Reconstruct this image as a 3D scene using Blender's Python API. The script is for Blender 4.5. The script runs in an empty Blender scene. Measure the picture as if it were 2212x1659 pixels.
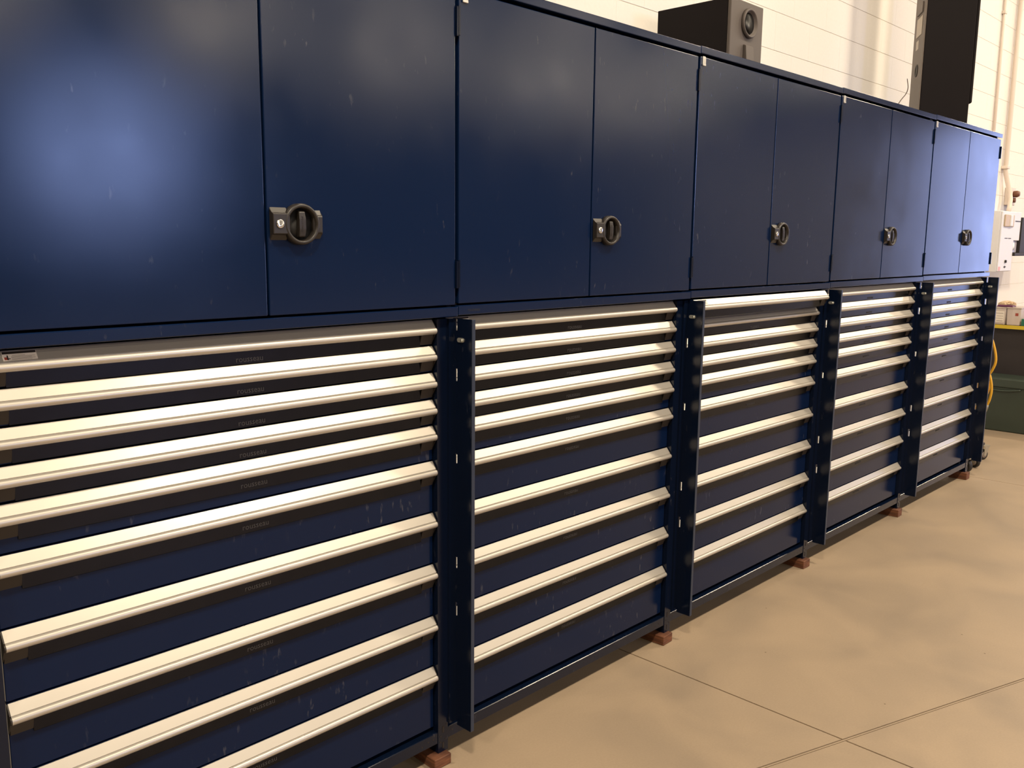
import bpy, bmesh, math, random
from mathutils import Vector, Matrix

random.seed(7)
scene = bpy.context.scene
COL = scene.collection

# ---------------------------------------------------------------- camera
CAM = Vector((-0.5241, -1.9151, 1.6180))
YAW, PITCH, ROLL, FPX = 0.7999, -0.1603, 0.0104, 1917.55
fwd = Vector((math.sin(YAW) * math.cos(PITCH), math.cos(YAW) * math.cos(PITCH), math.sin(PITCH)))
rgt = Vector((math.cos(YAW), -math.sin(YAW), 0.0))
up = rgt.cross(fwd)
r2 = rgt * math.cos(ROLL) + up * math.sin(ROLL)
u2 = -rgt * math.sin(ROLL) + up * math.cos(ROLL)
cam_data = bpy.data.cameras.new('camera')
cam_data.sensor_width = 36.0
cam_data.lens = FPX / 2212.0 * 36.0
cam_data.clip_end = 100
cam = bpy.data.objects.new('camera', cam_data)
M = Matrix.Identity(4)
for i in range(3):
    M[i][0], M[i][1], M[i][2], M[i][3] = r2[i], u2[i], -fwd[i], CAM[i]
cam.matrix_world = M
COL.objects.link(cam)
scene.camera = cam

# ---------------------------------------------------------------- world, lights, exposure
world = bpy.data.worlds.new('world')
scene.world = world
world.use_nodes = True
world.node_tree.nodes['Background'].inputs[0].default_value = (0.55, 0.68, 1.0, 1)
world.node_tree.nodes['Background'].inputs[1].default_value = 0.3
scene.view_settings.view_transform = 'Standard'
scene.view_settings.look = 'None'
scene.view_settings.gamma = 1.0
scene.view_settings.use_curve_mapping = False
scene.view_settings.exposure = 0.0

LAMP_COL = (1.0, 0.84, 0.63)
NEAR_W, MID_W, FAR_W = 198.0, 50.0, 200.0
WINDOW_STRENGTH = 42.0
DOOR_STRENGTH = 8.6
# rows of high-bay lamps running along the building
for yy, zz, watts in ((-2.2, 5.4, NEAR_W), (-7.5, 5.4, MID_W), (-12.0, 5.25, FAR_W)):
    for xx in (-4.6, -0.8, 3.1, 6.9, 10.6, 14.6, 18.5):
        ld = bpy.data.lights.new('high_bay_lamp', 'AREA')
        ld.shape = 'DISK'
        ld.size = 0.5
        ld.energy = watts
        ld.color = LAMP_COL
        lo = bpy.data.objects.new('high_bay_lamp', ld)
        lo.location = (xx, yy, zz)
        COL.objects.link(lo)

# ---------------------------------------------------------------- helpers
def box(bm, x0, x1, y0, y1, z0, z1, mat=0):
    vs = [bm.verts.new(p) for p in ((x0, y0, z0), (x1, y0, z0), (x1, y1, z0), (x0, y1, z0),
                                    (x0, y0, z1), (x1, y0, z1), (x1, y1, z1), (x0, y1, z1))]
    fs = []
    for idx in ((0, 3, 2, 1), (4, 5, 6, 7), (0, 1, 5, 4), (1, 2, 6, 5), (2, 3, 7, 6), (3, 0, 4, 7)):
        f = bm.faces.new([vs[i] for i in idx])
        f.material_index = mat
        fs.append(f)
    return vs

def bevel_all(bm, w, seg=1):
    bmesh.ops.bevel(bm, geom=bm.edges[:], offset=w, segments=seg, affect='EDGES', profile=0.5)

def prism(bm, pts, axis, a, b, mat=0, smooth=False):
    """closed polygon pts (2-D) swept along an axis from a to b; axis x: pts are (y,z), y: (x,z), z: (x,y)"""
    def P(p, t):
        return {'x': (t, p[0], p[1]), 'y': (p[0], t, p[1]), 'z': (p[0], p[1], t)}[axis]
    A = [bm.verts.new(P(p, a)) for p in pts]
    B = [bm.verts.new(P(p, b)) for p in pts]
    n = len(pts)
    for i in range(n):
        f = bm.faces.new((A[i], A[(i + 1) % n], B[(i + 1) % n], B[i]))
        f.material_index = mat
        f.smooth = smooth
    f = bm.faces.new(A[::-1]); f.material_index = mat
    f = bm.faces.new(B); f.material_index = mat

def lathe(bm, prof, centre, axis='y', seg=32, mat=0):
    """profile [(radius, t)] turned about an axis through centre"""
    c = Vector(centre)
    rings = []
    for r, t in prof:
        ring = []
        for i in range(seg):
            a = 2 * math.pi * i / seg
            u, v = r * math.cos(a), r * math.sin(a)
            p = {'y': Vector((u, t, v)), 'x': Vector((t, u, v)), 'z': Vector((u, v, t))}[axis]
            ring.append(bm.verts.new(c + p))
        rings.append(ring)
    for k in range(len(rings) - 1):
        for i in range(seg):
            f = bm.faces.new((rings[k][i], rings[k][(i + 1) % seg], rings[k + 1][(i + 1) % seg], rings[k + 1][i]))
            f.smooth = True
            f.material_index = mat
    for ring in (rings[0], rings[-1]):
        f = bm.faces.new(ring)
        f.material_index = mat

def tube(bm, pts, rad, seg=10, mat=0):
    pts = [Vector(p) for p in pts]
    rings = []
    n = None
    for i, p in enumerate(pts):
        t = (pts[min(i + 1, len(pts) - 1)] - pts[max(i - 1, 0)]).normalized()
        if n is None:
            n = t.orthogonal().normalized()
        else:
            n = (n - t * n.dot(t)).normalized()
        b = t.cross(n)
        r = rad[i] if isinstance(rad, (list, tuple)) else rad
        rings.append([bm.verts.new(p + (n * math.cos(2 * math.pi * k / seg) + b * math.sin(2 * math.pi * k / seg)) * r) for k in range(seg)])
    for i in range(len(rings) - 1):
        for k in range(seg):
            f = bm.faces.new((rings[i][k], rings[i][(k + 1) % seg], rings[i + 1][(k + 1) % seg], rings[i + 1][k]))
            f.smooth = True
            f.material_index = mat
    for ring in (rings[0], rings[-1]):
        f = bm.faces.new(ring)
        f.material_index = mat

def spline(ctrl, n=8):
    P = [Vector(p) for p in ctrl]
    P = [P[0] * 2 - P[1]] + P + [P[-1] * 2 - P[-2]]
    out = []
    for i in range(1, len(P) - 2):
        for k in range(n):
            t = k / n
            a, b, c, d = P[i - 1], P[i], P[i + 1], P[i + 2]
            out.append(0.5 * ((2 * b) + (c - a) * t + (2 * a - 5 * b + 4 * c - d) * t * t + (3 * b - a - 3 * c + d) * t ** 3))
    out.append(P[-2])
    return out

def mesh(bm, name, mats, smooth_angle=None):
    bmesh.ops.recalc_face_normals(bm, faces=bm.faces[:])
    me = bpy.data.meshes.new(name)
    bm.to_mesh(me)
    bm.free()
    for m in (mats if isinstance(mats, (list, tuple)) else [mats]):
        me.materials.append(m)
    if smooth_angle:
        me.shade_smooth()
        me.set_sharp_from_angle(angle=math.radians(smooth_angle))
    return me

def obj(name, me, parent=None, loc=(0, 0, 0), rotz=0.0):
    o = bpy.data.objects.new(name, me)
    o.location = loc
    o.rotation_euler = (0, 0, rotz)
    COL.objects.link(o)
    if parent is not None:
        o.parent = parent
    return o

def thing(name, label, cat, loc=(0, 0, 0), rotz=0.0, group=None):
    o = obj(name, None, None, loc, rotz)
    o['label'] = label
    o['category'] = cat
    if group:
        o['group'] = group
    return o

def tag(o, label, cat, group=None):
    o['label'] = label
    o['category'] = cat
    if group:
        o['group'] = group
    return o

def struct(name, me):
    o = obj(name, me)
    o['kind'] = 'structure'
    return o

def BM():
    return bmesh.new()

# ---------------------------------------------------------------- materials
def new_mat(name):
    m = bpy.data.materials.new(name)
    m.use_nodes = True
    nt = m.node_tree
    return m, nt, nt.nodes['Principled BSDF']

def simple(name, col, rough=0.5, metal=0.0, spec=0.5, noise=0.0, nscale=8.0):
    m, nt, p = new_mat(name)
    p.inputs['Base Color'].default_value = (*col, 1)
    p.inputs['Roughness'].default_value = rough
    p.inputs['Metallic'].default_value = metal
    p.inputs['Specular IOR Level'].default_value = spec
    if noise:
        tc = nt.nodes.new('ShaderNodeTexCoord')
        nz = nt.nodes.new('ShaderNodeTexNoise')
        nz.inputs['Scale'].default_value = nscale
        nz.inputs['Detail'].default_value = 5
        nt.links.new(tc.outputs['Object'], nz.inputs['Vector'])
        mx = nt.nodes.new('ShaderNodeMix')
        mx.data_type = 'RGBA'
        mx.inputs[6].default_value = (*[c * (1 - noise) for c in col], 1)
        mx.inputs[7].default_value = (*[min(1, c * (1 + noise)) for c in col], 1)
        nt.links.new(nz.outputs[0], mx.inputs[0])
        nt.links.new(mx.outputs[2], p.inputs['Base Color'])
    return m

def ramp(nt, src, lo, hi):
    r = nt.nodes.new('ShaderNodeMapRange')
    r.inputs[1].default_value = lo
    r.inputs[2].default_value = hi
    nt.links.new(src, r.inputs[0])
    return r.outputs[0]

def paint(name, col, rough, scuff, ior=1.42, scuff_lo=0.66, dust=0.0):
    """satin enamel: diffuse under a Beckmann gloss coat, with hand smears and pale scuff marks"""
    m = bpy.data.materials.new(name)
    m.use_nodes = True
    nt = m.node_tree
    N, L = nt.nodes, nt.links
    N.remove(N['Principled BSDF'])
    out = N['Material Output']
    tc = N.new('ShaderNodeTexCoord')
    oi = N.new('ShaderNodeObjectInfo')
    add = N.new('ShaderNodeVectorMath'); add.operation = 'ADD'
    mul = N.new('ShaderNodeVectorMath'); mul.operation = 'SCALE'
    cmb = N.new('ShaderNodeCombineXYZ')
    for k in range(3):
        L.new(oi.outputs['Random'], cmb.inputs[k])
    L.new(cmb.outputs[0], mul.inputs[0]); mul.inputs['Scale'].default_value = 37.0
    L.new(tc.outputs['Object'], add.inputs[0]); L.new(mul.outputs[0], add.inputs[1])
    mp = N.new('ShaderNodeMapping')
    mp.inputs['Scale'].default_value = (1.0, 1.0, 0.35)
    mp.inputs['Rotation'].default_value = (0, 0.6, 0)
    L.new(add.outputs[0], mp.inputs['Vector'])
    n1 = N.new('ShaderNodeTexNoise'); n1.inputs['Scale'].default_value = 60; n1.inputs['Detail'].default_value = 3
    L.new(mp.outputs[0], n1.inputs['Vector'])
    n2 = N.new('ShaderNodeTexNoise'); n2.inputs['Scale'].default_value = 5.0; n2.inputs['Detail'].default_value = 2
    L.new(add.outputs[0], n2.inputs['Vector'])
    sc = ramp(nt, n1.outputs[0], scuff_lo, scuff_lo + 0.16)
    area = ramp(nt, n2.outputs[0], 0.46, 0.86)
    mm = N.new('ShaderNodeMath'); mm.operation = 'MULTIPLY'
    L.new(sc, mm.inputs[0]); L.new(area, mm.inputs[1])
    m2 = N.new('ShaderNodeMath'); m2.operation = 'MULTIPLY_ADD'
    L.new(mm.outputs[0], m2.inputs[0]); m2.inputs[1].default_value = scuff; m2.inputs[2].default_value = dust
    mx = N.new('ShaderNodeMix'); mx.data_type = 'RGBA'
    mx.inputs[6].default_value = (*col, 1)
    mx.inputs[7].default_value = (0.30, 0.29, 0.29, 1)
    L.new(m2.outputs[0], mx.inputs[0])
    df = N.new('ShaderNodeBsdfDiffuse')
    L.new(mx.outputs[2], df.inputs['Color'])
    gl = N.new('ShaderNodeBsdfGlossy'); gl.distribution = 'BECKMANN'
    gl.inputs['Color'].default_value = (1, 1, 1, 1)
    rr = N.new('ShaderNodeMath'); rr.operation = 'MULTIPLY_ADD'
    L.new(n2.outputs[0], rr.inputs[0]); rr.inputs[1].default_value = 0.08; rr.inputs[2].default_value = rough - 0.04
    L.new(rr.outputs[0], gl.inputs['Roughness'])
    fr = N.new('ShaderNodeFresnel'); fr.inputs['IOR'].default_value = ior
    ms = N.new('ShaderNodeMixShader')
    L.new(fr.outputs[0], ms.inputs[0]); L.new(df.outputs[0], ms.inputs[1]); L.new(gl.outputs[0], ms.inputs[2])
    L.new(ms.outputs[0], out.inputs['Surface'])
    return m

BLUE = (0.0034, 0.0125, 0.0470)
M_door = paint('blue_door_enamel', BLUE, 0.215, 0.5)
M_blue = paint('blue_frame_enamel', (0.0026, 0.0062, 0.0190), 0.22, 0.4)
M_draw = paint('blue_drawer_enamel', (0.0030, 0.0100, 0.0380), 0.20, 0.5, 1.29, 0.64)
M_lipsheen = simple('blue_edge_painted_sheen', (0.030, 0.042, 0.075), 0.38, 0.3)  # lighter copy of the frame blue: grazing sheen of the bar lips painted in
M_alu = simple('satin_aluminium', (0.545, 0.51, 0.45), 0.40, 0.62, 0.5, 0.05, 9.0)
M_grip = simple('dark_metal_grip_strip', (0.028, 0.029, 0.035), 0.27, 1.0, 0.5, 0.15, 20.0)
M_black = simple('black_plastic', (0.012, 0.011, 0.010), 0.45)
M_capbrown = simple('dark_brown_end_cap', (0.020, 0.014, 0.010), 0.5)
M_handle = simple('charcoal_handle_plastic', (0.020, 0.0165, 0.014), 0.42)
M_handle_in = simple('handle_cup_black', (0.008, 0.008, 0.008), 0.5)
M_chrome = simple('chrome', (0.75, 0.74, 0.72), 0.22, 1.0)
M_zinc = simple('zinc_plate', (0.55, 0.56, 0.52), 0.35, 0.7)
M_letter = simple('grey_lettering', (0.075, 0.073, 0.072), 0.5)
M_dletter = simple('dark_lettering', (0.004, 0.006, 0.014), 0.6)
M_red = simple('red_print', (0.30, 0.05, 0.03), 0.6)
M_text = simple('grey_print', (0.30, 0.26, 0.22), 0.6)
M_ink = simple('black_print', (0.015, 0.010, 0.008), 0.6)
M_silver = simple('silver_tag', (0.72, 0.70, 0.66), 0.3, 0.6)
M_joint = simple('floor_joint_filler', (0.20, 0.145, 0.09), 0.9, 0, 0.2, 0.3, 30)
M_spk = simple('black_ash_vinyl', (0.010, 0.0078, 0.0085), 0.6, 0, 0.12)
M_spkgrey = simple('grey_speaker_baffle', (0.10, 0.084, 0.075), 0.6, 0, 0.35)
M_spkback = simple('grey_speaker_rear_panel', (0.17, 0.145, 0.13), 0.5, 0, 0.4)
M_plate = simple('pale_terminal_plate', (0.50, 0.44, 0.36), 0.4)
M_elec = simple('light_grey_enclosure', (0.72, 0.72, 0.74), 0.45)
M_elecd = simple('beige_switch_cover', (0.55, 0.42, 0.28), 0.45)
M_cond = simple('painted_conduit', (0.74, 0.645, 0.56), 0.5)
M_pink = simple('pink_sticker', (0.70, 0.38, 0.42), 0.6)
M_dark = simple('dark_brown_panel', (0.022, 0.016, 0.016), 0.6)
M_yellow = simple('yellow_bench_edge', (0.55, 0.40, 0.02), 0.5)
M_bench = simple('bench_top_board', (0.30, 0.20, 0.12), 0.6, 0, 0.4, 0.2, 12)
M_tote = simple('dark_green_polyethylene', (0.032, 0.046, 0.034), 0.45, 0, 0.5, 0.15, 9)
M_hose = simple('yellow_rubber_hose', (0.72, 0.38, 0.02), 0.5)
M_hosefit = simple('brass_grey_fitting', (0.30, 0.26, 0.18), 0.4, 0.6)
M_tyre = simple('black_caster_rubber', (0.014, 0.012, 0.011), 0.6)
M_hub = simple('grey_caster_wheel', (0.25, 0.20, 0.17), 0.5)
M_fork = simple('zinc_caster_fork', (0.42, 0.38, 0.30), 0.4, 0.5)
M_bag = simple('cream_crumpled_paper', (0.65, 0.50, 0.33), 0.8, 0, 0.2, 0.3, 25)
M_purple = simple('purple_wrapper', (0.10, 0.02, 0.07), 0.5)
M_green = simple('green_carton', (0.01, 0.12, 0.07), 0.5)
M_white = simple('white_label', (0.70, 0.64, 0.56), 0.6)
M_pbin, nt, p = new_mat('cloudy_clear_plastic')
p.inputs['Base Color'].default_value = (0.62, 0.53, 0.46, 1)
p.inputs['Roughness'].default_value = 0.3
p.inputs['Alpha'].default_value = 0.75

# painted concrete block
M_wall, nt, p = new_mat('cream_painted_block')
p.inputs['Roughness'].default_value = 0.6
p.inputs['Specular IOR Level'].default_value = 0.3
tc = nt.nodes.new('ShaderNodeTexCoord')
nz = nt.nodes.new('ShaderNodeTexNoise'); nz.inputs['Scale'].default_value = 60; nz.inputs['Detail'].default_value = 4
nt.links.new(tc.outputs['Object'], nz.inputs['Vector'])
mx = nt.nodes.new('ShaderNodeMix'); mx.data_type = 'RGBA'
mx.inputs[6].default_value = (0.79, 0.755, 0.70, 1); mx.inputs[7].default_value = (0.85, 0.815, 0.76, 1)
nt.links.new(nz.outputs[0], mx.inputs[0]); nt.links.new(mx.outputs[2], p.inputs['Base Color'])
bp = nt.nodes.new('ShaderNodeBump'); bp.inputs['Strength'].default_value = 0.15; bp.inputs['Distance'].default_value = 0.002
nt.links.new(nz.outputs[0], bp.inputs['Height']); nt.links.new(bp.outputs[0], p.inputs['Normal'])
M_mortar = simple('painted_mortar', (0.62, 0.57, 0.50), 0.8)
M_ceil = simple('dark_roof_deck', (0.06, 0.055, 0.05), 0.8)
M_endwall = simple('end_wall_grey', (0.40, 0.38, 0.36), 0.8)
M_hall = simple('dim_hall_wall', (0.07, 0.062, 0.055), 0.8)

# concrete floor
M_floor, nt, p = new_mat('troweled_concrete')
N, L = nt.nodes, nt.links
tc = N.new('ShaderNodeTexCoord')
geo = N.new('ShaderNodeNewGeometry')
na = N.new('ShaderNodeTexNoise'); na.inputs['Scale'].default_value = 2.2; na.inputs['Detail'].default_value = 6; na.inputs['Distortion'].default_value = 0.6
nb = N.new('ShaderNodeTexNoise'); nb.inputs['Scale'].default_value = 140; nb.inputs['Detail'].default_value = 3
L.new(geo.outputs['Position'], na.inputs['Vector']); L.new(geo.outputs['Position'], nb.inputs['Vector'])
cr = N.new('ShaderNodeValToRGB')
cr.color_ramp.elements[0].position = 0.30; cr.color_ramp.elements[0].color = (0.275, 0.213, 0.152, 1)
cr.color_ramp.elements[1].position = 0.66; cr.color_ramp.elements[1].color = (0.35, 0.265, 0.18, 1)
L.new(na.outputs[0], cr.inputs[0])
ov = N.new('ShaderNodeMix'); ov.data_type = 'RGBA'; ov.blend_type = 'MULTIPLY'; ov.inputs[0].default_value = 0.10
L.new(cr.outputs[0], ov.inputs[6])
gr = ramp(nt, nb.outputs[0], 0.2, 0.75)
L.new(gr, ov.inputs[7])
vo = N.new('ShaderNodeTexVoronoi'); vo.inputs['Scale'].default_value = 7.0
L.new(geo.outputs['Position'], vo.inputs['Vector'])
sp = ramp(nt, vo.outputs['Distance'], 0.022, 0.03)
ov2 = N.new('ShaderNodeMix'); ov2.data_type = 'RGBA'
ov2.inputs[6].default_value = (0.12, 0.08, 0.05, 1)
L.new(sp, ov2.inputs[0]); L.new(ov.outputs[2], ov2.inputs[7])
L.new(ov2.outputs[2], p.inputs['Base Color'])
rr = N.new('ShaderNodeMapRange'); rr.inputs[3].default_value = 0.42; rr.inputs[4].default_value = 0.62
L.new(na.outputs[0], rr.inputs[0]); L.new(rr.outputs[0], p.inputs['Roughness'])

# wood
M_wood, nt, p = new_mat('reddish_lumber')
N, L = nt.nodes, nt.links
tc = N.new('ShaderNodeTexCoord')
mp = N.new('ShaderNodeMapping'); mp.inputs['Scale'].default_value = (6, 6, 60)
L.new(tc.outputs['Object'], mp.inputs['Vector'])
nz = N.new('ShaderNodeTexNoise'); nz.inputs['Scale'].default_value = 2.0; nz.inputs['Detail'].default_value = 5
L.new(mp.outputs[0], nz.inputs['Vector'])
cr = N.new('ShaderNodeValToRGB')
cr.color_ramp.elements[0].position = 0.35; cr.color_ramp.elements[0].color = (0.075, 0.024, 0.010, 1)
cr.color_ramp.elements[1].position = 0.65; cr.color_ramp.elements[1].color = (0.19, 0.070, 0.028, 1)
L.new(nz.outputs[0], cr.inputs[0]); L.new(cr.outputs[0], p.inputs['Base Color'])
p.inputs['Roughness'].default_value = 0.75

def emit(name, col, strength):
    m, nt, p = new_mat(name)
    p.inputs['Base Color'].default_value = (0, 0, 0, 1)
    p.inputs['Emission Color'].default_value = (*col, 1)
    p.inputs['Emission Strength'].default_value = strength
    return m
M_sky1 = emit('daylit_window_pane', (0.38, 0.50, 1.0), WINDOW_STRENGTH)
M_sky2 = emit('daylit_doorway', (0.42, 0.52, 1.0), DOOR_STRENGTH)

# ---------------------------------------------------------------- room shell
X0, X1, Y0, YW, ZC = -7.0, 21.0, -14.0, 0.65, 6.5

def clip(poly, n, c):
    """keep the part of a convex polygon where n.p <= c"""
    out = []
    for i, a in enumerate(poly):
        b = poly[(i + 1) % len(poly)]
        da, db = n[0] * a[0] + n[1] * a[1] - c, n[0] * b[0] + n[1] * b[1] - c
        if da <= 0:
            out.append(a)
        if da * db < 0:
            t = da / (da - db)
            out.append((a[0] + (b[0] - a[0]) * t, a[1] + (b[1] - a[1]) * t))
    return out

bm = BM(); box(bm, X0, X1, Y0, YW, -0.06, -0.004)
floor = struct('floor', mesh(bm, 'floor', M_joint))
nd = Vector((0.339, 1.0)).normalized()          # normal of the slanting joint
cd = nd.x * 1.857 + nd.y * -0.709
J1, J3 = 2.192, 6.13
base = [(X0, Y0), (X1, Y0), (X1, YW), (X0, YW)]
cols = [([((1, 0), J1 - 0.003)]), ([((-1, 0), -(J1 + 0.003)), ((1, 0), J3 - 0.0025)]), ([((-1, 0), -(J3 + 0.0025))])]
for col in cols:
    for sgn, off in ((1, -0.0065), (-1, -0.0065)):
        poly = base
        for n, c in col:
            poly = clip(poly, n, c)
        poly = clip(poly, (nd.x * sgn, nd.y * sgn), cd * sgn + off)
        if len(poly) > 2:
            bm = BM(); prism(bm, poly, 'z', -0.004, 0.0)
            obj('concrete_slab', mesh(bm, 'concrete_slab', M_floor), floor)
# thin ridge left in the middle of the slanting double saw-cut
dirj = Vector((nd.y, -nd.x))
bm = BM()
pa, pb = Vector((1.857, -0.709)) - dirj * 4, Vector((1.857, -0.709)) + dirj * 6
prism(bm, [tuple(pa - nd * 0.003), tuple(pb - nd * 0.003), tuple(pb + nd * 0.003), tuple(pa + nd * 0.003)], 'z', -0.004, -0.0008)
obj('joint_ridge', mesh(bm, 'joint_ridge', M_floor), floor)

# back wall: mortar bed with every block that the picture shows
bm = BM(); box(bm, X0, X1, YW + 0.0016, YW + 0.2, 0, ZC)
wall_back = struct('wall_back', mesh(bm, 'wall_back', M_mortar))
CH, CL = 0.2032, 0.4064
def block_mesh(w):
    bm = BM(); box(bm, 0, w, 0, 0.02, 0, CH - 0.003)
    bmesh.ops.bevel(bm, geom=[e for e in bm.edges if abs(e.verts[0].co.z - e.verts[1].co.z) < 1e-6], offset=0.0015, segments=1, affect='EDGES')
    return mesh(bm, 'block', M_wall)
blk = block_mesh(CL - 0.0006)
def in_view(x, z):
    d = Vector((x, YW, z)) - CAM
    w = d.dot(fwd)
    if w < 0.2:
        return False
    px, py = 1106 + FPX * d.dot(r2) / w, 829.5 - FPX * d.dot(u2) / w
    return 1050 < px < 2330 and -110 < py < 1050
bm_rest = BM()
nrow = int(ZC / CH) + 1
for r in range(-1, nrow):
    z = 0.031 + r * CH + 0.002
    if z < 0:
        continue
    c = -1
    while True:
        c += 1
        x = X0 + c * CL + (CL / 2 if r % 2 else 0)
        if x + CL > X1:
            break
        cx, cz = x + CL / 2, z + CH / 2
        vis = in_view(cx, cz) and (cz > 2.25 or cx > 6.6) and cx < 11
        if vis:
            obj('block', blk, wall_back, (x + 0.0003, YW, z))
        elif z + CH < ZC:
            vs = [bm_rest.verts.new(p) for p in ((x + .0003, YW, z), (x + CL - .0003, YW, z), (x + CL - .0003, YW, z + CH - .003), (x + .0003, YW, z + CH - .003))]
            bm_rest.faces.new(vs)
rest = obj('block_courses', mesh(bm_rest, 'block_courses', M_wall), wall_back)
rest['kind'] = 'stuff'

bm = BM(); box(bm, X0, X1, Y0 - 0.2, YW + 0.2, ZC, ZC + 0.1)
struct('ceiling', mesh(bm, 'ceiling', M_ceil))
bm = BM(); box(bm, X0 - 0.2, X0, Y0 - 0.2, YW + 0.2, 0, ZC)
struct('wall_left', mesh(bm, 'wall_left', M_hall))
# end wall with a wide open dock doorway
DY0, DY1, DZ = -4.9, -3.4, 4.2
bm = BM()
box(bm, X1, X1 + 0.2, Y0 - 0.2, DY0, 0, ZC); box(bm, X1, X1 + 0.2, DY1, YW + 0.2, 0, ZC); box(bm, X1, X1 + 0.2, DY0, DY1, DZ, ZC)
struct('wall_right', mesh(bm, 'wall_right', M_endwall))
bm = BM(); box(bm, X1 + 0.05, X1 + 0.06, DY0, DY1, 0, DZ)
struct('door_1', mesh(bm, 'door_1', M_sky2))
# opposite wall with one window
WX0, WX1, WZ0, WZ1 = 5.1, 6.5, 2.4, 3.7
bm = BM()
box(bm, X0, WX0, Y0 - 0.2, Y0, 0, ZC); box(bm, WX1, X1, Y0 - 0.2, Y0, 0, ZC)
box(bm, WX0, WX1, Y0 - 0.2, Y0, 0, WZ0); box(bm, WX0, WX1, Y0 - 0.2, Y0, WZ1, ZC)
struct('wall_front', mesh(bm, 'wall_front', M_hall))
bm = BM(); box(bm, WX0, WX1, Y0 - 0.06, Y0 - 0.05, WZ0, WZ1)
w1 = struct('window_1', mesh(bm, 'window_1', M_sky1))
bm = BM(); box(bm, WX0, WX1, Y0 - 0.045, Y0 - 0.02, (WZ0 + WZ1) / 2 - .025, (WZ0 + WZ1) / 2 + .025)
obj('window_bar', mesh(bm, 'window_bar', M_white), w1)

# ---------------------------------------------------------------- shared shapes of the cabinets
W = 1.22
ZT, ZB = 2.341, 1.404           # top and bottom of the upper cabinets
YF = 0.037                      # plane of the drawer fronts
DX0, DX1 = -0.021, W - 0.069    # drawer ends
DZ_UNIT = (-0.006, -0.003, 0.0, 0.003, 0.007)   # the units do not stand quite level

def text_mesh(name, body, size, mat, extrude=0.0004):
    cu = bpy.data.curves.new(name, 'FONT')
    cu.body = body
    cu.size = size
    cu.extrude = extrude
    cu.align_x = 'CENTER'
    cu.align_y = 'CENTER'
    cu.resolution_u = 2
    o = bpy.data.objects.new(name, cu)
    COL.objects.link(o)
    dg = bpy.context.evaluated_depsgraph_get()
    me = bpy.data.meshes.new_from_object(o.evaluated_get(dg))
    bpy.data.objects.remove(o)
    me.name = name
    # text lies in x-y: stand it up to face -y
    me.transform(Matrix.Rotation(math.radians(90), 4, 'X'))
    me.materials.clear()
    me.materials.append(mat)
    return me

# --- upper cabinet
H_MID = W / 2 - 0.004
def upper_body():
    bm = BM()
    t = 0.02
    box(bm, 0.0015, t, 0.03, 0.60, ZB + 0.002, ZT - 0.002)
    box(bm, W - t, W - 0.0015, 0.03, 0.60, ZB + 0.002, ZT - 0.002)
    box(bm, t, W - t, 0.58, 0.60, ZB + 0.002, ZT - 0.002)
    box(bm, t, W - t, 0.03, 0.58, ZB + 0.002, ZB + 0.02)
    box(bm, t, W - t, 0.03, 0.58, ZT - 0.02, ZT - 0.002)
    return mesh(bm, 'carcass', M_blue)
def trim(z0, z1, y1):
    bm = BM(); box(bm, 0.001, W - 0.001, 0.0, y1, z0, z1)
    bevel_all(bm, 0.002, 2)
    return mesh(bm, 'trim', M_door)
def door(x0, x1):
    bm = BM(); box(bm, x0, x1, 0.006, 0.026, ZB + 0.0335, ZT - 0.036)
    bevel_all(bm, 0.0022, 2)
    return mesh(bm, 'door', M_door)
me_ubody = upper_body()
me_ttrim, me_btrim = trim(ZT - 0.026, ZT, 0.60), trim(ZB, ZB + 0.028, 0.03)
me_ldoor, me_rdoor = door(0.0065, H_MID - 0.003), door(H_MID + 0.003, W - 0.0065)
def hinge_mesh():
    bm = BM(); box(bm, -0.0035, 0.0035, -0.001, 0.02, 0, 0.079)
    bevel_all(bm, 0.001)
    return mesh(bm, 'hinge', M_blue)
me_hinge = hinge_mesh()

# latch: flat tabs, round cup, turning grip, key cylinder (origin: cup centre on the door plane)
def octo(bm, x0, x1, z0, z1, c, y0, y1):
    prism(bm, [(x0, z0 + c), (x0 + c * .3, z0), (x1, z0), (x1, z1), (x0 + c * .3, z1), (x0, z1 - c)], 'y', y0, y1)
bm = BM()
# left tab: raised middle with sloping flanks
prism(bm, [(0.0, -0.040), (0.0, 0.040), (-0.010, 0.026), (-0.019, 0.024), (-0.019, -0.024), (-0.010, -0.026)], 'x', -0.081, -0.035)
bevel_all(bm, 0.0015)
me_hplate = mesh(bm, 'latch_plate', M_handle)
bm = BM()
prism(bm, [(0.0, -0.036), (0.0, 0.036), (-0.008, 0.022), (-0.012, 0.020), (-0.012, -0.020), (-0.008, -0.022)], 'x', 0.035, 0.062)
bevel_all(bm, 0.0015)
me_htab = mesh(bm, 'latch_tab', M_handle)
bm = BM()
lathe(bm, [(0.050, 0.0), (0.050, -0.014), (0.0475, -0.0195), (0.0435, -0.0205), (0.040, -0.018), (0.0385, -0.004), (0.0385, 0.0)], (0, 0, 0), 'y', 40)
me_hring = mesh(bm, 'latch_ring', M_handle)
bm = BM()
lathe(bm, [(0.039, -0.001), (0.039, -0.0025), (0.0, -0.0028)], (0, 0, 0), 'y', 32)
me_hcup = mesh(bm, 'latch_cup', M_handle_in)
bm = BM()
prism(bm, [(-0.002, -0.034), (-0.016, -0.030), (-0.0185, -0.012), (-0.0185, 0.012), (-0.016, 0.030), (-0.002, 0.034)], 'x', -0.009, 0.009)
bevel_all(bm, 0.0022, 2)
me_hgrip = mesh(bm, 'latch_grip', M_handle)
bm = BM()
lathe(bm, [(0.0105, -0.018), (0.0105, -0.0215), (0.009, -0.0222), (0.0, -0.0222)], (-0.063, 0, 0), 'y', 24)
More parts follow.
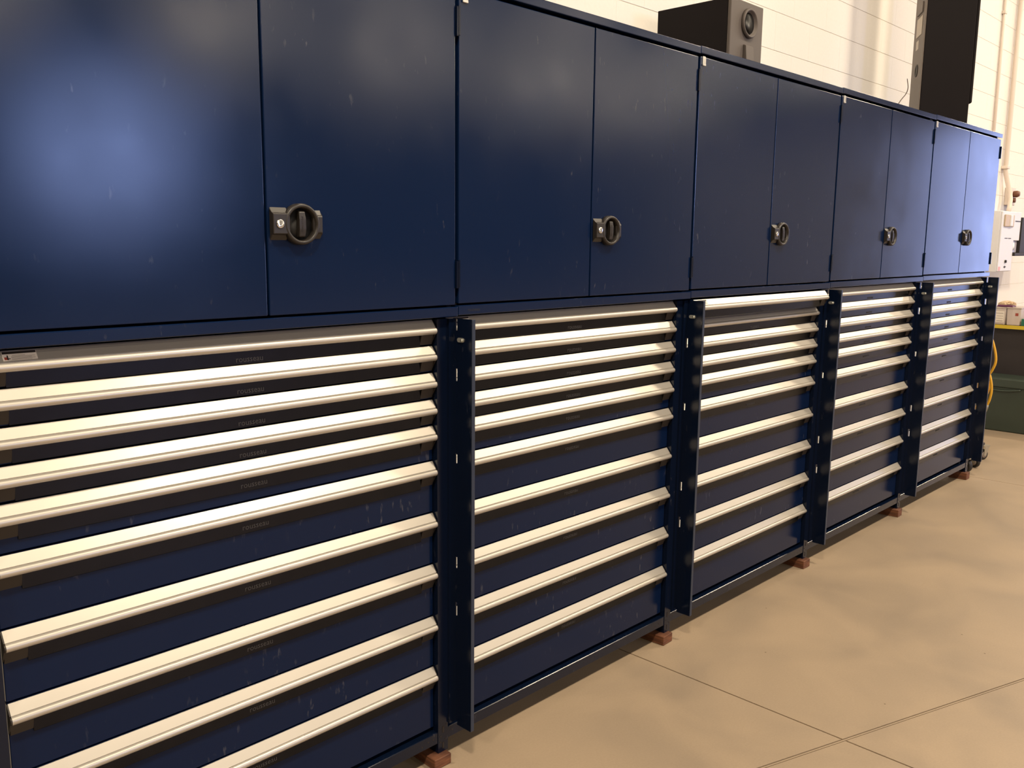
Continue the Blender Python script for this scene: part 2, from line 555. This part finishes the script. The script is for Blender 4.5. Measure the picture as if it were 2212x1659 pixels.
box(bm, -0.0638, -0.0622, -0.0226, -0.0221, -0.0045, 0.0045, 1)
me_hlock = mesh(bm, 'key_cylinder', [M_chrome, M_ink])
me_griptext = text_mesh('grip_lettering', 'rousseau', 0.0105, M_ink, 0.0003)
me_griptext.transform(Matrix.Rotation(math.radians(90), 4, 'Y'))
me_trimtext = text_mesh('trim_lettering', 'rousseau', 0.014, M_dletter, 0.0003)
me_text = text_mesh('lettering', 'rousseau', 0.0205, M_letter, 0.0005)
# silver clip at the corner of a door
bm = BM(); box(bm, 0, 0.017, -0.002, 0.001, 0, 0.034); box(bm, -0.003, 0.017, -0.005, -0.002, 0, 0.006); box(bm, 0.012, 0.017, -0.004, -0.002, 0.006, 0.03)
bevel_all(bm, 0.0006)
me_clip = mesh(bm, 'corner_clip', M_silver)

# --- drawers
ZBEAD = [1.355, 1.278, 1.199, 1.120, 1.042, 0.935, 0.776, 0.615, 0.449, 0.285]
HANDLE_TOP = 0.041
def handle_profile():
    pts = [(YF, 0.0415), (YF - 0.0018, 0.0415), (YF - 0.0176, 0.0206), (YF - 0.0172, 0.0199), (YF - 0.0164, 0.0194), (YF - 0.0164, 0.0188)]
    cy, cz, r = YF - 0.0168, 0.0094, 0.0094
    for k in range(12):
        a = math.radians(84 + k * 18)
        pts.append((cy + r * math.cos(a), cz + r * math.sin(a)))
    pts += [(YF - 0.0090, 0.0080), (YF - 0.0125, 0.0165), (YF - 0.0035, 0.0300), (YF, 0.0300)]
    return pts
bm = BM(); prism(bm, handle_profile(), 'x', DX0 + 0.003, DX1 - 0.003)
me_bar = mesh(bm, 'handle', M_alu, 35)
def cap_mesh(x0, x1, ix0, ix1):
    bm = BM()
    cy, cz, r = YF - 0.0168, 0.0094, 0.0088
    arc = [(cy + r * math.cos(math.radians(90 + k * 30)), cz + r * math.sin(math.radians(90 + k * 30))) for k in range(7)]
    prism(bm, [(YF, 0.041), (YF - 0.002, 0.041), (YF - 0.0178, 0.0203)] + arc + [(YF, -0.026)], 'x', x0, x1)
    prism(bm, [(YF, 0.028), (YF - 0.003, 0.028), (YF - 0.012, 0.010), (YF - 0.010, -0.002), (YF - 0.002, -0.030), (YF, -0.030)], 'x', ix0, ix1)
    return mesh(bm, 'end_cap', M_capbrown)
me_capr = cap_mesh(DX1 - 0.003, DX1, DX1 - 0.048, DX1 - 0.003)
me_capl = cap_mesh(DX0, DX0 + 0.003, DX0 + 0.003, DX0 + 0.048)
def strip_mesh(zb):
    bm = BM(); box(bm, DX0 + 0.0482, DX1 - 0.0482, YF - 0.0035, YF - 0.0001, zb, 0.026)
    bmesh.ops.bevel(bm, geom=[e for e in bm.edges if abs(e.verts[0].co.z - zb) < 1e-5 and abs(e.verts[1].co.z - zb) < 1e-5], offset=0.0018, segments=1, affect='EDGES')
    return mesh(bm, 'grip_strip', M_grip)
me_strip_s, me_strip_t = strip_mesh(-0.0335), strip_mesh(-0.038)
def front_mesh(top, bot):
    bm = BM(); box(bm, DX0 + 0.001, DX1 - 0.001, YF, 0.55, bot, top)
    bevel_all(bm, 0.0012)
    return mesh(bm, 'drawer', M_draw)
me_front = []
for i, z in enumerate(ZBEAD):
    nxt = ZBEAD[i + 1] + 0.045 if i < 9 else 0.125
    me_front.append(front_mesh(0.0415, nxt - z + 0.0005))
# warning sticker on the sloping face of a handle
bm = BM()
def on_face(u0, u1, v0, v1, lift, mat):
    a, b = Vector((YF - 0.0018, 0.0415)), Vector((YF - 0.0176, 0.0206))
    n = Vector((b.y - a.y, a.x - b.x)).normalized()
    if n.x > 0:
        n = -n
    def P(u, v):
        q = a.lerp(b, v) + n * lift
        return (u, q.x, q.y)
    f = bm.faces.new([bm.verts.new(P(*c)) for c in ((u0, v0), (u0, v1), (u1, v1), (u1, v0))])
    f.material_index = mat
on_face(0.0, 0.064, 0.10, 0.93, 0.0003, 0)
on_face(0.001, 0.063, 0.13, 0.33, 0.0005, 1)
on_face(0.018, 0.042, 0.45, 0.49, 0.0005, 2)
for k in range(4):
    on_face(0.016, 0.060 - 0.006 * (k % 2), 0.55 + k * 0.09, 0.59 + k * 0.09, 0.0005, 2)
on_face(0.003, 0.008, 0.60, 0.84, 0.0005, 3)
on_face(0.008, 0.0105, 0.45, 0.86, 0.0006, 1)
on_face(0.0105, 0.014, 0.72, 0.79, 0.0006, 1)
me_stick = mesh(bm, 'warning_sticker', [M_white, M_ink, M_text, M_red])

# --- frame of a drawer unit
PX0, PX1 = W - 0.067, W - 0.027
def post_mesh(y0, y1):
    bm = BM()
    if y0 < 0.3:   # folded open channel
        box(bm, PX0, PX1, y0, y0 + 0.003, 0.041, 1.398)
        box(bm, PX0, PX0 + 0.003, y0 + 0.003, y1, 0.041, 1.398)
        box(bm, PX1 - 0.003, PX1, y0 + 0.003, y1, 0.041, 1.398)
    else:
        box(bm, PX0, PX1, y0, y1, 0.0, 1.398)
    return mesh(bm, 'post', M_blue)
me_post, me_rpost = post_mesh(0.018, 0.06), post_mesh(0.56, 0.60)
bm = BM(); box(bm, 0.0125, 0.0195, 0.0170, 0.0181, 0, 0.020); me_slot = mesh(bm, 'post_slot', M_ink)
bm = BM(); lathe(bm, [(0.0028, 0.0172), (0.0028, 0.0181)], (0, 0, 0), 'y', 12); me_hole = mesh(bm, 'bolt_hole', M_ink)
bm = BM()
prism(bm, [(0.020, 0.075), (0.0225, 0.075), (0.0225, 0.1085), (0.075, 0.1085), (0.075, 0.111), (0.022, 0.111), (0.020, 0.1095)], 'x', PX1 - W + 0.0005, PX0 - 0.0005)
me_rail = mesh(bm, 'base_rail', M_blue)
bm = BM()
box(bm, PX0 + 0.008, PX0 + 0.011, 0.064, 0.556, 0.075, 1.396)
box(bm, PX1 - W, PX0 + 0.008, 0.585, 0.60, 0.075, 1.396)
box(bm, PX1 - W, PX0 + 0.008, 0.076, 0.585, 0.095, 0.105)
me_lbody = mesh(bm, 'side_and_back_panel', M_blue)
# swung-open locking bar; slits remain between its hinge tabs
BX = W + 0.001
SLITS = [(1.362, 1.397), (1.212, 1.250), (0.962, 0.992), (0.632, 0.668), (0.478, 0.522)]
bm = BM()
box(bm, BX, BX + 0.002, -0.055, 0.006, 0.116, 1.398)
z = 0.13
for a, b in sorted(SLITS):
    box(bm, BX, BX + 0.002, 0.006, 0.0105, z, a)
    z = b
box(bm, PX1, BX + 0.002, 0.0105, 0.0125, 0.13, 1.398)
box(bm, PX1, PX1 + 0.002, 0.0125, 0.05, 0.13, 1.398)
me_lbar = mesh(bm, 'locking_bar', M_blue)
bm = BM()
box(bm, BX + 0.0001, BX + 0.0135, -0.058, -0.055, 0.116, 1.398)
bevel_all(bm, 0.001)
me_lip = mesh(bm, 'bar_lip', M_lipsheen)
bm = BM()
pill = []
for k in range(13):
    a = math.radians(-90 + 15 * k)
    pill.append((-0.018 - 0.0065 * math.cos(a), 0.0065 * math.sin(a)))
for k in range(13):
    a = math.radians(90 + 15 * k)
    pill.append((-0.003 - 0.0065 * math.cos(a), 0.0065 * math.sin(a)))
prism(bm, pill, 'x', BX - 0.003, BX - 0.0001)
lathe(bm, [(0.0048, BX - 0.003), (0.0048, BX - 0.006), (0.0, BX - 0.0065)], (0, -0.018, 0), 'x', 16)
me_lock = mesh(bm, 'bar_lock', M_zinc)

U_LABEL = [
    'blue upper cabinet nearest the viewer, blurred daylight shining on its left door',
    'second blue upper cabinet from the left, its doors nearly clean',
    'middle one of the five blue upper cabinets, pale scuffs around its latch',
    'fourth blue upper cabinet, the last one before the tall black speaker',
    'farthest blue upper cabinet, carrying the tall black speaker, bright daylight on its doors']
L_LABEL = [
    'nearest blue drawer unit, cut off by the left edge, lettering readable under its handles',
    'second blue drawer unit from the left, between the first two swung-out locking bars',
    'middle blue drawer unit with its top drawer pulled slightly open',
    'fourth blue drawer unit from the left, all ten drawers shut',
    'farthest blue drawer unit at the end of the row, beside the yellow hose']

for k in range(5):
    dz = DZ_UNIT[k]
    # ---------- upper cabinet
    t = thing('storage_cabinet', U_LABEL[k], 'cabinet', (k * W, 0, dz), 0, 'blue upper cabinets in one row')
    obj('carcass', me_ubody, t)
    obj('top_trim', me_ttrim, t)
    bt = obj('bottom_trim', me_btrim, t)
    if k == 1:
        obj('trim_lettering', me_trimtext, bt, (0.062, -0.0001, ZB + 0.014))
    ld = obj('door', me_ldoor, t)
    rd = obj('door', me_rdoor, t)
    for zz in (1.485, 2.182):
        obj('hinge', me_hinge, ld, (0.0035, 0, zz))
        obj('hinge', me_hinge, rd, (W - 0.0035, 0, zz))
    o = obj('corner_clip', me_clip, ld, (0.021, 0.0055, 2.273)); o['label'] = 'small silver clip'
    hc = (H_MID + 0.090, 0.006, 1.658 - ZB + ZB)
    for nm, me in (('latch_plate', me_hplate), ('latch_tab', me_htab), ('latch_ring', me_hring), ('latch_cup', me_hcup), ('latch_grip', me_hgrip), ('key_cylinder', me_hlock)):
        o = obj(nm, me, rd, hc)
    obj('grip_lettering', me_griptext, rd, (hc[0], hc[1] - 0.0186, hc[2]))
    # ---------- drawer unit
    t = thing('drawer_cabinet', L_LABEL[k], 'drawer unit', (k * W, 0, dz), 0, 'blue drawer units in one row')
    obj('side_and_back_panel', me_lbody, t)
    for sx in ((-W, 0) if k == 0 else (0,)):
        pf = obj('post', me_post, t, (sx, 0, 0))
        obj('post', me_rpost, t, (sx, 0, 0 if dz > 0 else -dz))
        for zz in (0.052, 0.105):
            obj('post_slot', me_slot, pf, (PX0 + 0.004, 0, zz))
        for hx, zz in ((0.010, 0.075), (0.031, 0.080), (0.010, 0.094), (0.033, 0.128)):
            obj('bolt_hole', me_hole, pf, (PX0 + hx, 0, zz))
    rl = obj('base_rail', me_rail, t)
    for hx in (-0.006, 1.115, 1.09, 1.135):
        obj('bolt_hole', me_hole, rl, (hx, 0.0025, 0.094 if hx != 1.09 else 0.088))
    lb = obj('locking_bar', me_lbar, t)
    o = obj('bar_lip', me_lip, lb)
    o = obj('bar_lock', me_lock, lb, (0, 0, 1.335)); o['label'] = 'zinc key lock on the bar'
    for i, z in enumerate(ZBEAD):
        pull = -0.042 if (k == 2 and i == 0) else 0.0
        d = obj('drawer', me_front[i], t, (0, pull, z))
        if pull:
            d.scale.x = (DX1 - 0.006) / (DX1 - DX0)
            d.location.x = DX1 * (1 - d.scale.x)
        obj('handle', me_bar, d)
        obj('end_cap', me_capr, d)
        obj('end_cap', me_capl, d)
        obj('grip_strip', me_strip_s if i < 4 else me_strip_t, d)
        obj('lettering', me_text, d, ((DX0 + DX1) / 2 + 0.0, YF - 0.0038, -0.0215))
        if i == 0 and k < 3:
            obj('warning_sticker', me_stick, d, (DX0 + 0.027 if k else 0.0225, 0, 0))

# wood blocks under the posts
bm = BM(); box(bm, 0, 0.066, 0.0, 0.12, 0, 0.0405)
bevel_all(bm, 0.002)
me_wood = mesh(bm, 'wood_block', M_wood)
B_LABEL = ['wood block nearest the viewer, cut off by the bottom edge, under a blue post',
           'reddish wood block under the post between the second and third drawer units',
           'wood block under the post between the middle and fourth drawer units',
           'small reddish wood block under the post left of the farthest drawer unit',
           'tan wood block under the last post, beside the black caster']
for k in range(1, 6):
    dzb = DZ_UNIT[k - 1]
    o = tag(obj('wood_block', me_wood, None, (k * W - 0.100, -0.004, 0)), B_LABEL[k - 1], 'wood block', 'wood blocks under the posts')
    o.scale.z = (0.0405 + dzb) / 0.0405
    o.rotation_euler.z = math.radians((-2, 2, -1, 3, 0)[k - 1])

# ---------------------------------------------------------------- loudspeakers on top of the cabinets
t = thing('subwoofer', 'grey subwoofer with a round port standing on the cabinets', 'speaker', (2.965, 0.2, ZT + 0.0005))
bm = BM(); box(bm, 0, 0.272, 0.016, 0.378, 0, 0.309); bevel_all(bm, 0.004, 2)
obj('housing', mesh(bm, 'housing', M_spk), t)
bm = BM(); box(bm, 0, 0.272, 0, 0.016, 0, 0.309); bevel_all(bm, 0.004, 2)
obj('baffle', mesh(bm, 'baffle', M_spkgrey), t)
bm = BM()
lathe(bm, [(0.062, 0.0), (0.062, -0.010), (0.058, -0.016), (0.051, -0.012), (0.047, -0.002), (0.045, -0.001)], (0.148, 0, 0.222), 'y', 40)
obj('port_ring', mesh(bm, 'port_ring', M_spkgrey), t)
bm = BM(); lathe(bm, [(0.046, -0.0012), (0.0, -0.0015)], (0.148, 0, 0.222), 'y', 32)
obj('port_opening', mesh(bm, 'port_opening', M_handle_in), t)
bm = BM(); prism(bm, [(0.0, 0.055), (0.0, 0.132), (-0.014, 0.126), (-0.020, 0.061)], 'x', 0.112, 0.178); bevel_all(bm, 0.002)
obj('control_knob_cover', mesh(bm, 'control_knob_cover', M_spkgrey), t)

ang = math.atan2(-0.242, 0.15)
t = thing('tower_speaker', 'tall black tower speaker turned askew on top of the farthest cabinet', 'speaker', (5.35, 0.279, ZT + 0.0075), ang)
# local x: along the dark side panel, local y: along the rear panel
D, Wd, H = 0.285, 0.300, 1.25
bm = BM(); box(bm, 0.004, D, 0, Wd, 0, H); bevel_all(bm, 0.003)
obj('side_cabinet', mesh(bm, 'side_cabinet', M_spk), t)
bm = BM(); box(bm, -0.004, 0.004, 0.006, Wd - 0.006, 0.004, H - 0.004); bevel_all(bm, 0.002)
rp = obj('rear_panel', mesh(bm, 'rear_panel', M_spkback), t)
def rear(name, y0, y1, z0, z1, m, d=0.003):
    bm = BM(); box(bm, -0.004 - d, -0.004, y0, y1, z0, z1); bevel_all(bm, min(d, 0.002) * 0.4)
    return obj(name, mesh(bm, name, m), rp)
rear('terminal_plate', 0.07, 0.22, 0.567, 0.680, M_plate)
rear('terminal_plate', 0.07, 0.22, 0.700, 0.760, M_spkback, 0.008)
rear('rating_label', 0.14, 0.21, 0.490, 0.545, M_plate, 0.001)
bm = BM(); lathe(bm, [(0.038, -0.0041), (0.038, -0.0075), (0.032, -0.0075), (0.030, -0.005), (0.0, -0.005)], (0, 0.14, 0.357), 'x', 28)
obj('rear_port', mesh(bm, 'rear_port', M_handle_in), rp)
bm = BM(); box(bm, D, D + 0.020, 0.010, Wd - 0.010, 0.135, H - 0.01); bevel_all(bm, 0.006)
obj('grille', mesh(bm, 'grille', M_spk), t)
bm = BM(); tube(bm, spline([(5.57, 0.45, ZT + 0.34), (5.515, 0.42, ZT + 0.275), (5.49, 0.42, ZT + 0.235), (5.42, 0.42, ZT + 0.19), (5.34, 0.42, ZT + 0.13), (5.22, 0.42, ZT + 0.03), (5.14, 0.42, ZT + 0.0106), (5.05, 0.40, ZT + 0.0106)], 8), 0.0028, 8)
tag(obj('speaker_wire', mesh(bm, 'speaker_wire', simple('grey_wire', (0.20, 0.16, 0.13), 0.5))), 'thin grey wire hanging behind the tall black speaker', 'wire')

# ---------------------------------------------------------------- things beyond the row, on and along the wall
YP = YW - 0.0005
t = thing('electrical_enclosure', 'light grey electrical switch box on the wall beyond the last cabinet', 'electrical box', (7.84, YP, 1.395))
bm = BM(); box(bm, 0, 0.385, -0.19, 0, 0, 0.515); bevel_all(bm, 0.003)
obj('housing', mesh(bm, 'housing', M_elec), t)
bm = BM(); box(bm, 0.004, 0.381, -0.203, -0.190, 0.004, 0.511); bevel_all(bm, 0.003)
cv = obj('cover', mesh(bm, 'cover', M_elec), t)
def onbox(nm, x0, x1, z0, z1, m, d=0.003):
    bm = BM(); box(bm, x0, x1, -0.203 - d, -0.203, z0, z1); bevel_all(bm, d * 0.3)
    return obj(nm, mesh(bm, nm, m), cv)
onbox('switch_cover', 0.055, 0.185, 0.385, 0.485, M_elecd, 0.012)
onbox('switch_lever', 0.185, 0.250, 0.385, 0.485, M_elec, 0.020)
onbox('switch_cover', 0.250, 0.315, 0.385, 0.485, M_elecd, 0.010)
for a in (0.115, 0.215):
    onbox('vent_slot', a, a + 0.08, 0.282, 0.288, M_ink, 0.002)
onbox('latch', 0.175, 0.205, 0.075, 0.100, M_ink, 0.012)
bm = BM(); prism(bm, [(0.155, 0.040), (0.190, 0.030), (0.225, 0.040), (0.190, 0.050)], 'y', -0.205, -0.203)
obj('hazard_mark', mesh(bm, 'hazard_mark', M_ink), cv)
onbox('pink_sticker', 0.012, 0.070, 0.010, 0.044, M_pink, 0.001)

t = thing('meter_box', 'white meter box partly behind the light grey electrical switch box', 'electrical box', (8.232, YP, 1.557))
bm = BM(); box(bm, 0, 0.20, -0.19, 0, 0.105, 0.355); bevel_all(bm, 0.004)
obj('housing', mesh(bm, 'housing', M_elec), t)
bm = BM(); box(bm, 0.004, 0.195, -0.175, 0, 0, 0.103); bevel_all(bm, 0.003)
lo = obj('lower_compartment', mesh(bm, 'lower_compartment', simple('grey_compartment', (0.42, 0.40, 0.45), 0.4)), t)
bm = BM(); lathe(bm, [(0.034, -0.175), (0.034, -0.180), (0.0, -0.184)], (0.085, 0, 0.055), 'y', 24)
obj('round_cover', mesh(bm, 'round_cover', M_elec), lo)
bm = BM(); box(bm, 0.0, 0.19, -0.194, -0.19, 0.272, 0.278)
obj('cover_seam', mesh(bm, 'cover_seam', M_ink), t)

bm = BM(); box(bm, 0, 0.6, -0.22, 0, 0, 0.026); box(bm, 0.205, 0.6, -0.20, 0, 0.026, 0.34); bevel_all(bm, 0.002)
tag(obj('wall_shelf', mesh(bm, 'wall_shelf', M_dark), None, (8.236, YP, 1.528)), 'dark wall shelf cut off by the right edge, next to the white meter box', 'shelf')

t = thing('receptacle_box', 'small tan receptacle box with a brown plug above the electrical switch box', 'outlet', (8.56, YP, 1.985))
bm = BM(); box(bm, 0, 0.15, -0.05, 0, 0, 0.16); bevel_all(bm, 0.004)
obj('housing', mesh(bm, 'housing', M_cond), t)
bm = BM(); lathe(bm, [(0.028, -0.05), (0.030, -0.08), (0.022, -0.10), (0.0, -0.102)], (0.085, 0, 0.10), 'y', 20)
lathe(bm, [(0.022, -0.05), (0.022, -0.07), (0.0, -0.072)], (0.085, 0, 0.045), 'y', 20)
obj('plug', mesh(bm, 'plug', simple('brown_plug', (0.16, 0.06, 0.03), 0.5)), t)

def conduit(label, ctrl, rad, clamps):
    t = thing('conduit', label, 'conduit', ctrl[0], 0, 'painted conduits on the block wall')
    o0 = Vector(ctrl[0])
    bm = BM(); tube(bm, [Vector(p) - o0 for p in ctrl], rad, 14)
    obj('pipe', mesh(bm, 'pipe', M_cond), t)
    for c in clamps:
        p = Vector(c) - o0
        bm = BM(); box(bm, p.x - rad * 1.9, p.x + rad * 1.9, p.y - rad * 1.25, YP - o0.y, p.z - 0.012, p.z + 0.012); bevel_all(bm, 0.003)
        obj('pipe_clamp', mesh(bm, 'pipe_clamp', M_cond), t)
conduit('painted conduit running straight up behind the end of the last cabinet',
        [(8.04, 0.634, 1.912), (8.03, 0.634, 3.0), (8.00, 0.634, 4.6)], 0.0125, [(8.02, 0.634, 3.56)])
conduit('painted conduit with an offset bend entering the white meter box',
        [(8.40, 0.622, 4.6), (8.41, 0.622, 3.0), (8.42, 0.622, 2.29), (8.43, 0.618, 2.25), (8.465, 0.600, 2.15), (8.475, 0.585, 2.09), (8.46, 0.570, 2.03), (8.42, 0.560, 1.96), (8.40, 0.560, 1.914)],
        0.020, [(8.419, 0.622, 2.31)])

# workbench end with a yellow edge
t = thing('workbench', 'workbench with yellow-edged top beyond the end of the cabinet row', 'workbench', (8.25, 0, 0))
bm = BM(); box(bm, 0.004, 1.9, -0.25, 0.64, 0.885, 0.912)
obj('bench_top', mesh(bm, 'bench_top', M_bench), t)
bm = BM(); box(bm, 0, 0.004, -0.25, 0.64, 0.883, 0.915)
obj('edge_band', mesh(bm, 'edge_band', M_yellow), t)
bm = BM(); box(bm, 0.06, 0.085, -0.22, 0.62, 0.0, 0.885)
obj('end_panel', mesh(bm, 'end_panel', M_dark), t)
bm = BM(); box(bm, 1.80, 1.86, -0.22, -0.16, 0.0, 0.885); obj('leg', mesh(bm, 'leg', M_dark), t)
bm = BM(); box(bm, 1.80, 1.86, 0.56, 0.62, 0.0, 0.885); obj('leg', mesh(bm, 'leg', M_dark), t)

# green tote standing against the bench end
t = thing('storage_tote', 'dark green plastic tote on the floor against the bench', 'tote', (7.95, 0, 0))
def frustum(bm, x0, x1, y0, y1, z0, z1, ins):
    a = [bm.verts.new(p) for p in ((x0 + ins, y0 + ins, z0), (x1 - ins, y0 + ins, z0), (x1 - ins, y1 - ins, z0), (x0 + ins, y1 - ins, z0))]
    b = [bm.verts.new(p) for p in ((x0, y0, z1), (x1, y0, z1), (x1, y1, z1), (x0, y1, z1))]
    bm.faces.new(a[::-1]); bm.faces.new(b)
    for i in range(4):
        bm.faces.new((a[i], a[(i + 1) % 4], b[(i + 1) % 4], b[i]))
bm = BM(); frustum(bm, 0.0, 0.345, -0.12, 0.60, 0, 0.40, 0.03); bevel_all(bm, 0.012, 2)
obj('tub', mesh(bm, 'tub', M_tote), t)
bm = BM(); box(bm, -0.012, 0.352, -0.135, 0.612, 0.398, 0.47); bevel_all(bm, 0.006, 2)
obj('rim', mesh(bm, 'rim', M_tote), t)
bm = BM(); tube(bm, spline([(-0.004, 0.50, 0.385), (-0.010, 0.44, 0.372), (-0.010, 0.36, 0.366), (-0.010, 0.28, 0.372), (-0.004, 0.2, 0.385)], 6), 0.008, 8)
obj('grip_ridge', mesh(bm, 'grip_ridge', M_tote), t)

# bins and oddments on the bench
def bin_thing(label, y0, y1, x0, x1, h, labelled):
    t = thing('plastic_bin', label, 'bin', (x0, y0, 0.9155), 0, 'cloudy clear bins on the workbench')
    bm = BM(); frustum(bm, 0, x1 - x0, 0, y1 - y0, 0, h, 0.006); bevel_all(bm, 0.004)
    obj('bin_body', mesh(bm, 'bin_body', M_pbin), t)
    bm = BM(); box(bm, -0.004, x1 - x0 + 0.004, -0.003, y1 - y0 + 0.003, h, h + 0.012); bevel_all(bm, 0.003)
    obj('bin_lid', mesh(bm, 'bin_lid', M_pbin), t)
    if labelled:
        bm = BM(); box(bm, 0.001, 0.0022, 0.012, y1 - y0 - 0.012, 0.02, h - 0.02)
        lb = obj('paper_label', mesh(bm, 'paper_label', M_white), t)
        for j, (a, b) in enumerate(((0.10, 0.104), (0.075, 0.078), (0.055, 0.058), (0.03, 0.036))):
            bm = BM(); box(bm, 0.0004, 0.001, 0.02, y1 - y0 - 0.02 - 0.02 * (j % 2), a, b)
            obj('print_line', mesh(bm, 'print_line', M_text), lb)
    else:
        bm = BM(); box(bm, 0.0015, 0.003, 0.02, 0.045, 0.085, 0.11)
        obj('red_patch', mesh(bm, 'red_patch', M_red), t)
    return t
bin_thing('cloudy plastic bin with a printed paper label, next to the locking bar', 0.462, 0.575, 8.262, 8.50, 0.145, True)
bin_thing('cloudy plastic bin with a red patch, right of the labelled bin', 0.340, 0.455, 8.262, 8.50, 0.148, False)
bm = BM()
bmesh.ops.create_icosphere(bm, subdivisions=4, radius=1.0)
rnd = random.Random(3)
ph = [(rnd.uniform(3, 9), rnd.uniform(3, 9), rnd.uniform(3, 9), rnd.uniform(0, 6)) for _ in range(7)]
for v in bm.verts:
    s = sum(abs(math.sin(a * v.co.x + b * v.co.y + c * v.co.z + d)) for a, b, c, d in ph) / 7
    f = 0.72 + 0.55 * (s - 0.4)
    v.co = Vector((v.co.x * 0.09 * f, v.co.y * 0.082 * f, max(v.co.z, -0.6) * 0.034 * f + 0.019))
me_bag = mesh(bm, 'paper_bag', M_bag)
tag(obj('paper_bag', me_bag, None, (8.40, 0.495, 1.0738)), 'crumpled cream paper bag lying on the plastic bins', 'bag')
bm = BM(); frustum(bm, 0, 0.08, 0, 0.12, 0, 0.014, -0.01); bevel_all(bm, 0.003)
tag(obj('candy_wrapper', mesh(bm, 'candy_wrapper', M_purple), None, (8.27, 0.415, 1.0765)), 'dark purple wrapper in front of the crumpled paper bag', 'wrapper')
bm = BM(); box(bm, 0, 0.12, 0, 0.08, 0, 0.062); bevel_all(bm, 0.002)
tag(obj('carton', mesh(bm, 'carton', M_green), None, (8.262, 0.251, 0.9155)), 'small green carton at the right edge of the picture on the bench', 'carton')

# yellow hose hanging at the end of the row
t = thing('air_hose', 'yellow hose hanging in loops at the end of the drawer units', 'hose', (6.34, 0.032, 0))
HP = [(0.02, 0.10, 1.10), (0.0, 0.02, 1.03), (0, -0.030, 0.93), (0, -0.056, 0.82), (0, -0.040, 0.745), (0, -0.012, 0.70), (0, 0.025, 0.66)]
bm = BM(); tube(bm, spline(HP, 8), 0.0085, 12)
tube(bm, spline([(0.02, 0.02, 0.80), (0.01, -0.005, 0.75), (0.0, -0.034, 0.68), (0, -0.047, 0.60), (0, -0.040, 0.53), (0, -0.026, 0.485)], 8), 0.0085, 12)
tube(bm, spline([(0.015, -0.018, 0.66), (0.012, -0.022, 0.60), (0.012, 0.0, 0.53), (0.012, 0.03, 0.48), (0.012, 0.06, 0.45)], 8), 0.010, 12)
tube(bm, spline([(0, 0.025, 0.66), (0.01, 0.06, 0.60), (0.012, 0.07, 0.52), (0.012, 0.06, 0.45)], 8), 0.010, 12)
tube(bm, spline([(0.02, 0.10, 1.10), (0.02, 0.14, 1.0), (0.02, 0.09, 0.88), (0.02, 0.02, 0.80)], 8), 0.011, 12)
obj('hose_line', mesh(bm, 'hose_line', M_hose), t)
bm = BM(); tube(bm, [(0, -0.026, 0.492), (0, -0.020, 0.470), (0, -0.012, 0.445), (0, -0.010, 0.430)], [0.013, 0.016, 0.017, 0.012], 14)
obj('hose_coupling', mesh(bm, 'hose_coupling', M_hosefit), t)
bm = BM(); tube(bm, [(6.0445, 0.12, 1.095), (6.30, 0.12, 1.095), (6.37, 0.12, 1.10), (6.375, 0.132, 1.125)], 0.006, 8)
tag(obj('hose_hook', mesh(bm, 'hose_hook', M_zinc)), 'steel hook on the last drawer unit carrying the yellow hose', 'hook')

# dolly on casters
t = thing('dolly', 'low dolly on black casters at the foot of the last drawer unit', 'dolly', (6.2, 0.08, 0))
bm = BM(); box(bm, 0.02, 0.56, 0.03, 0.52, 0.112, 0.130); bevel_all(bm, 0.003)
obj('deck', mesh(bm, 'deck', M_dark), t)
def caster(x, y, rz, R, wmat, tw=0.028):
    e = Vector((x, y, 0))
    rot = Matrix.Rotation(rz, 3, 'Z')
    def place(bm):
        bmesh.ops.transform(bm, matrix=Matrix.Translation(e) @ rot.to_4x4(), verts=bm.verts[:])
        return bm
    bm = BM(); lathe(bm, [(R * 0.6, -tw / 2), (R * 0.9, -tw / 2), (R, -tw * 0.32), (R, tw * 0.32), (R * 0.9, tw / 2), (R * 0.6, tw / 2)], (0, 0, R), 'y', 28)
    w = obj('caster_wheel', mesh(place(bm), 'caster_wheel', M_tyre), t)
    bm = BM(); lathe(bm, [(R * 0.64, -tw / 2 - 0.001), (R * 0.5, -tw / 2 - 0.003), (0.0, -tw / 2 - 0.004)], (0, 0, R), 'y', 24)
    lathe(bm, [(R * 0.64, tw / 2 + 0.001), (R * 0.5, tw / 2 + 0.003), (0.0, tw / 2 + 0.004)], (0, 0, R), 'y', 24)
    obj('wheel_hub', mesh(place(bm), 'wheel_hub', wmat), w)
    bm = BM()
    for s in (-1, 1):
        prism(bm, [(-0.010, R - 0.008), (0.010, R - 0.008), (0.028 - 0.02, 0.105), (-0.040, 0.105)], 'y', s * (tw / 2 + 0.005), s * (tw / 2 + 0.008))
    box(bm, -0.045, 0.02, -tw / 2 - 0.008, tw / 2 + 0.008, 0.105, 0.1115)
    obj('caster_fork', mesh(place(bm), 'caster_fork', M_fork), t)
caster(0.028, 0.000, math.radians(75), 0.050, M_tyre, 0.042)
caster(0.235, 0.000, math.radians(70), 0.043, M_hub)
caster(0.545, 0.035, math.radians(155), 0.040, M_hub)
caster(0.10, 0.46, math.radians(20), 0.050, M_tyre)
caster(0.50, 0.46, math.radians(120), 0.050, M_tyre)
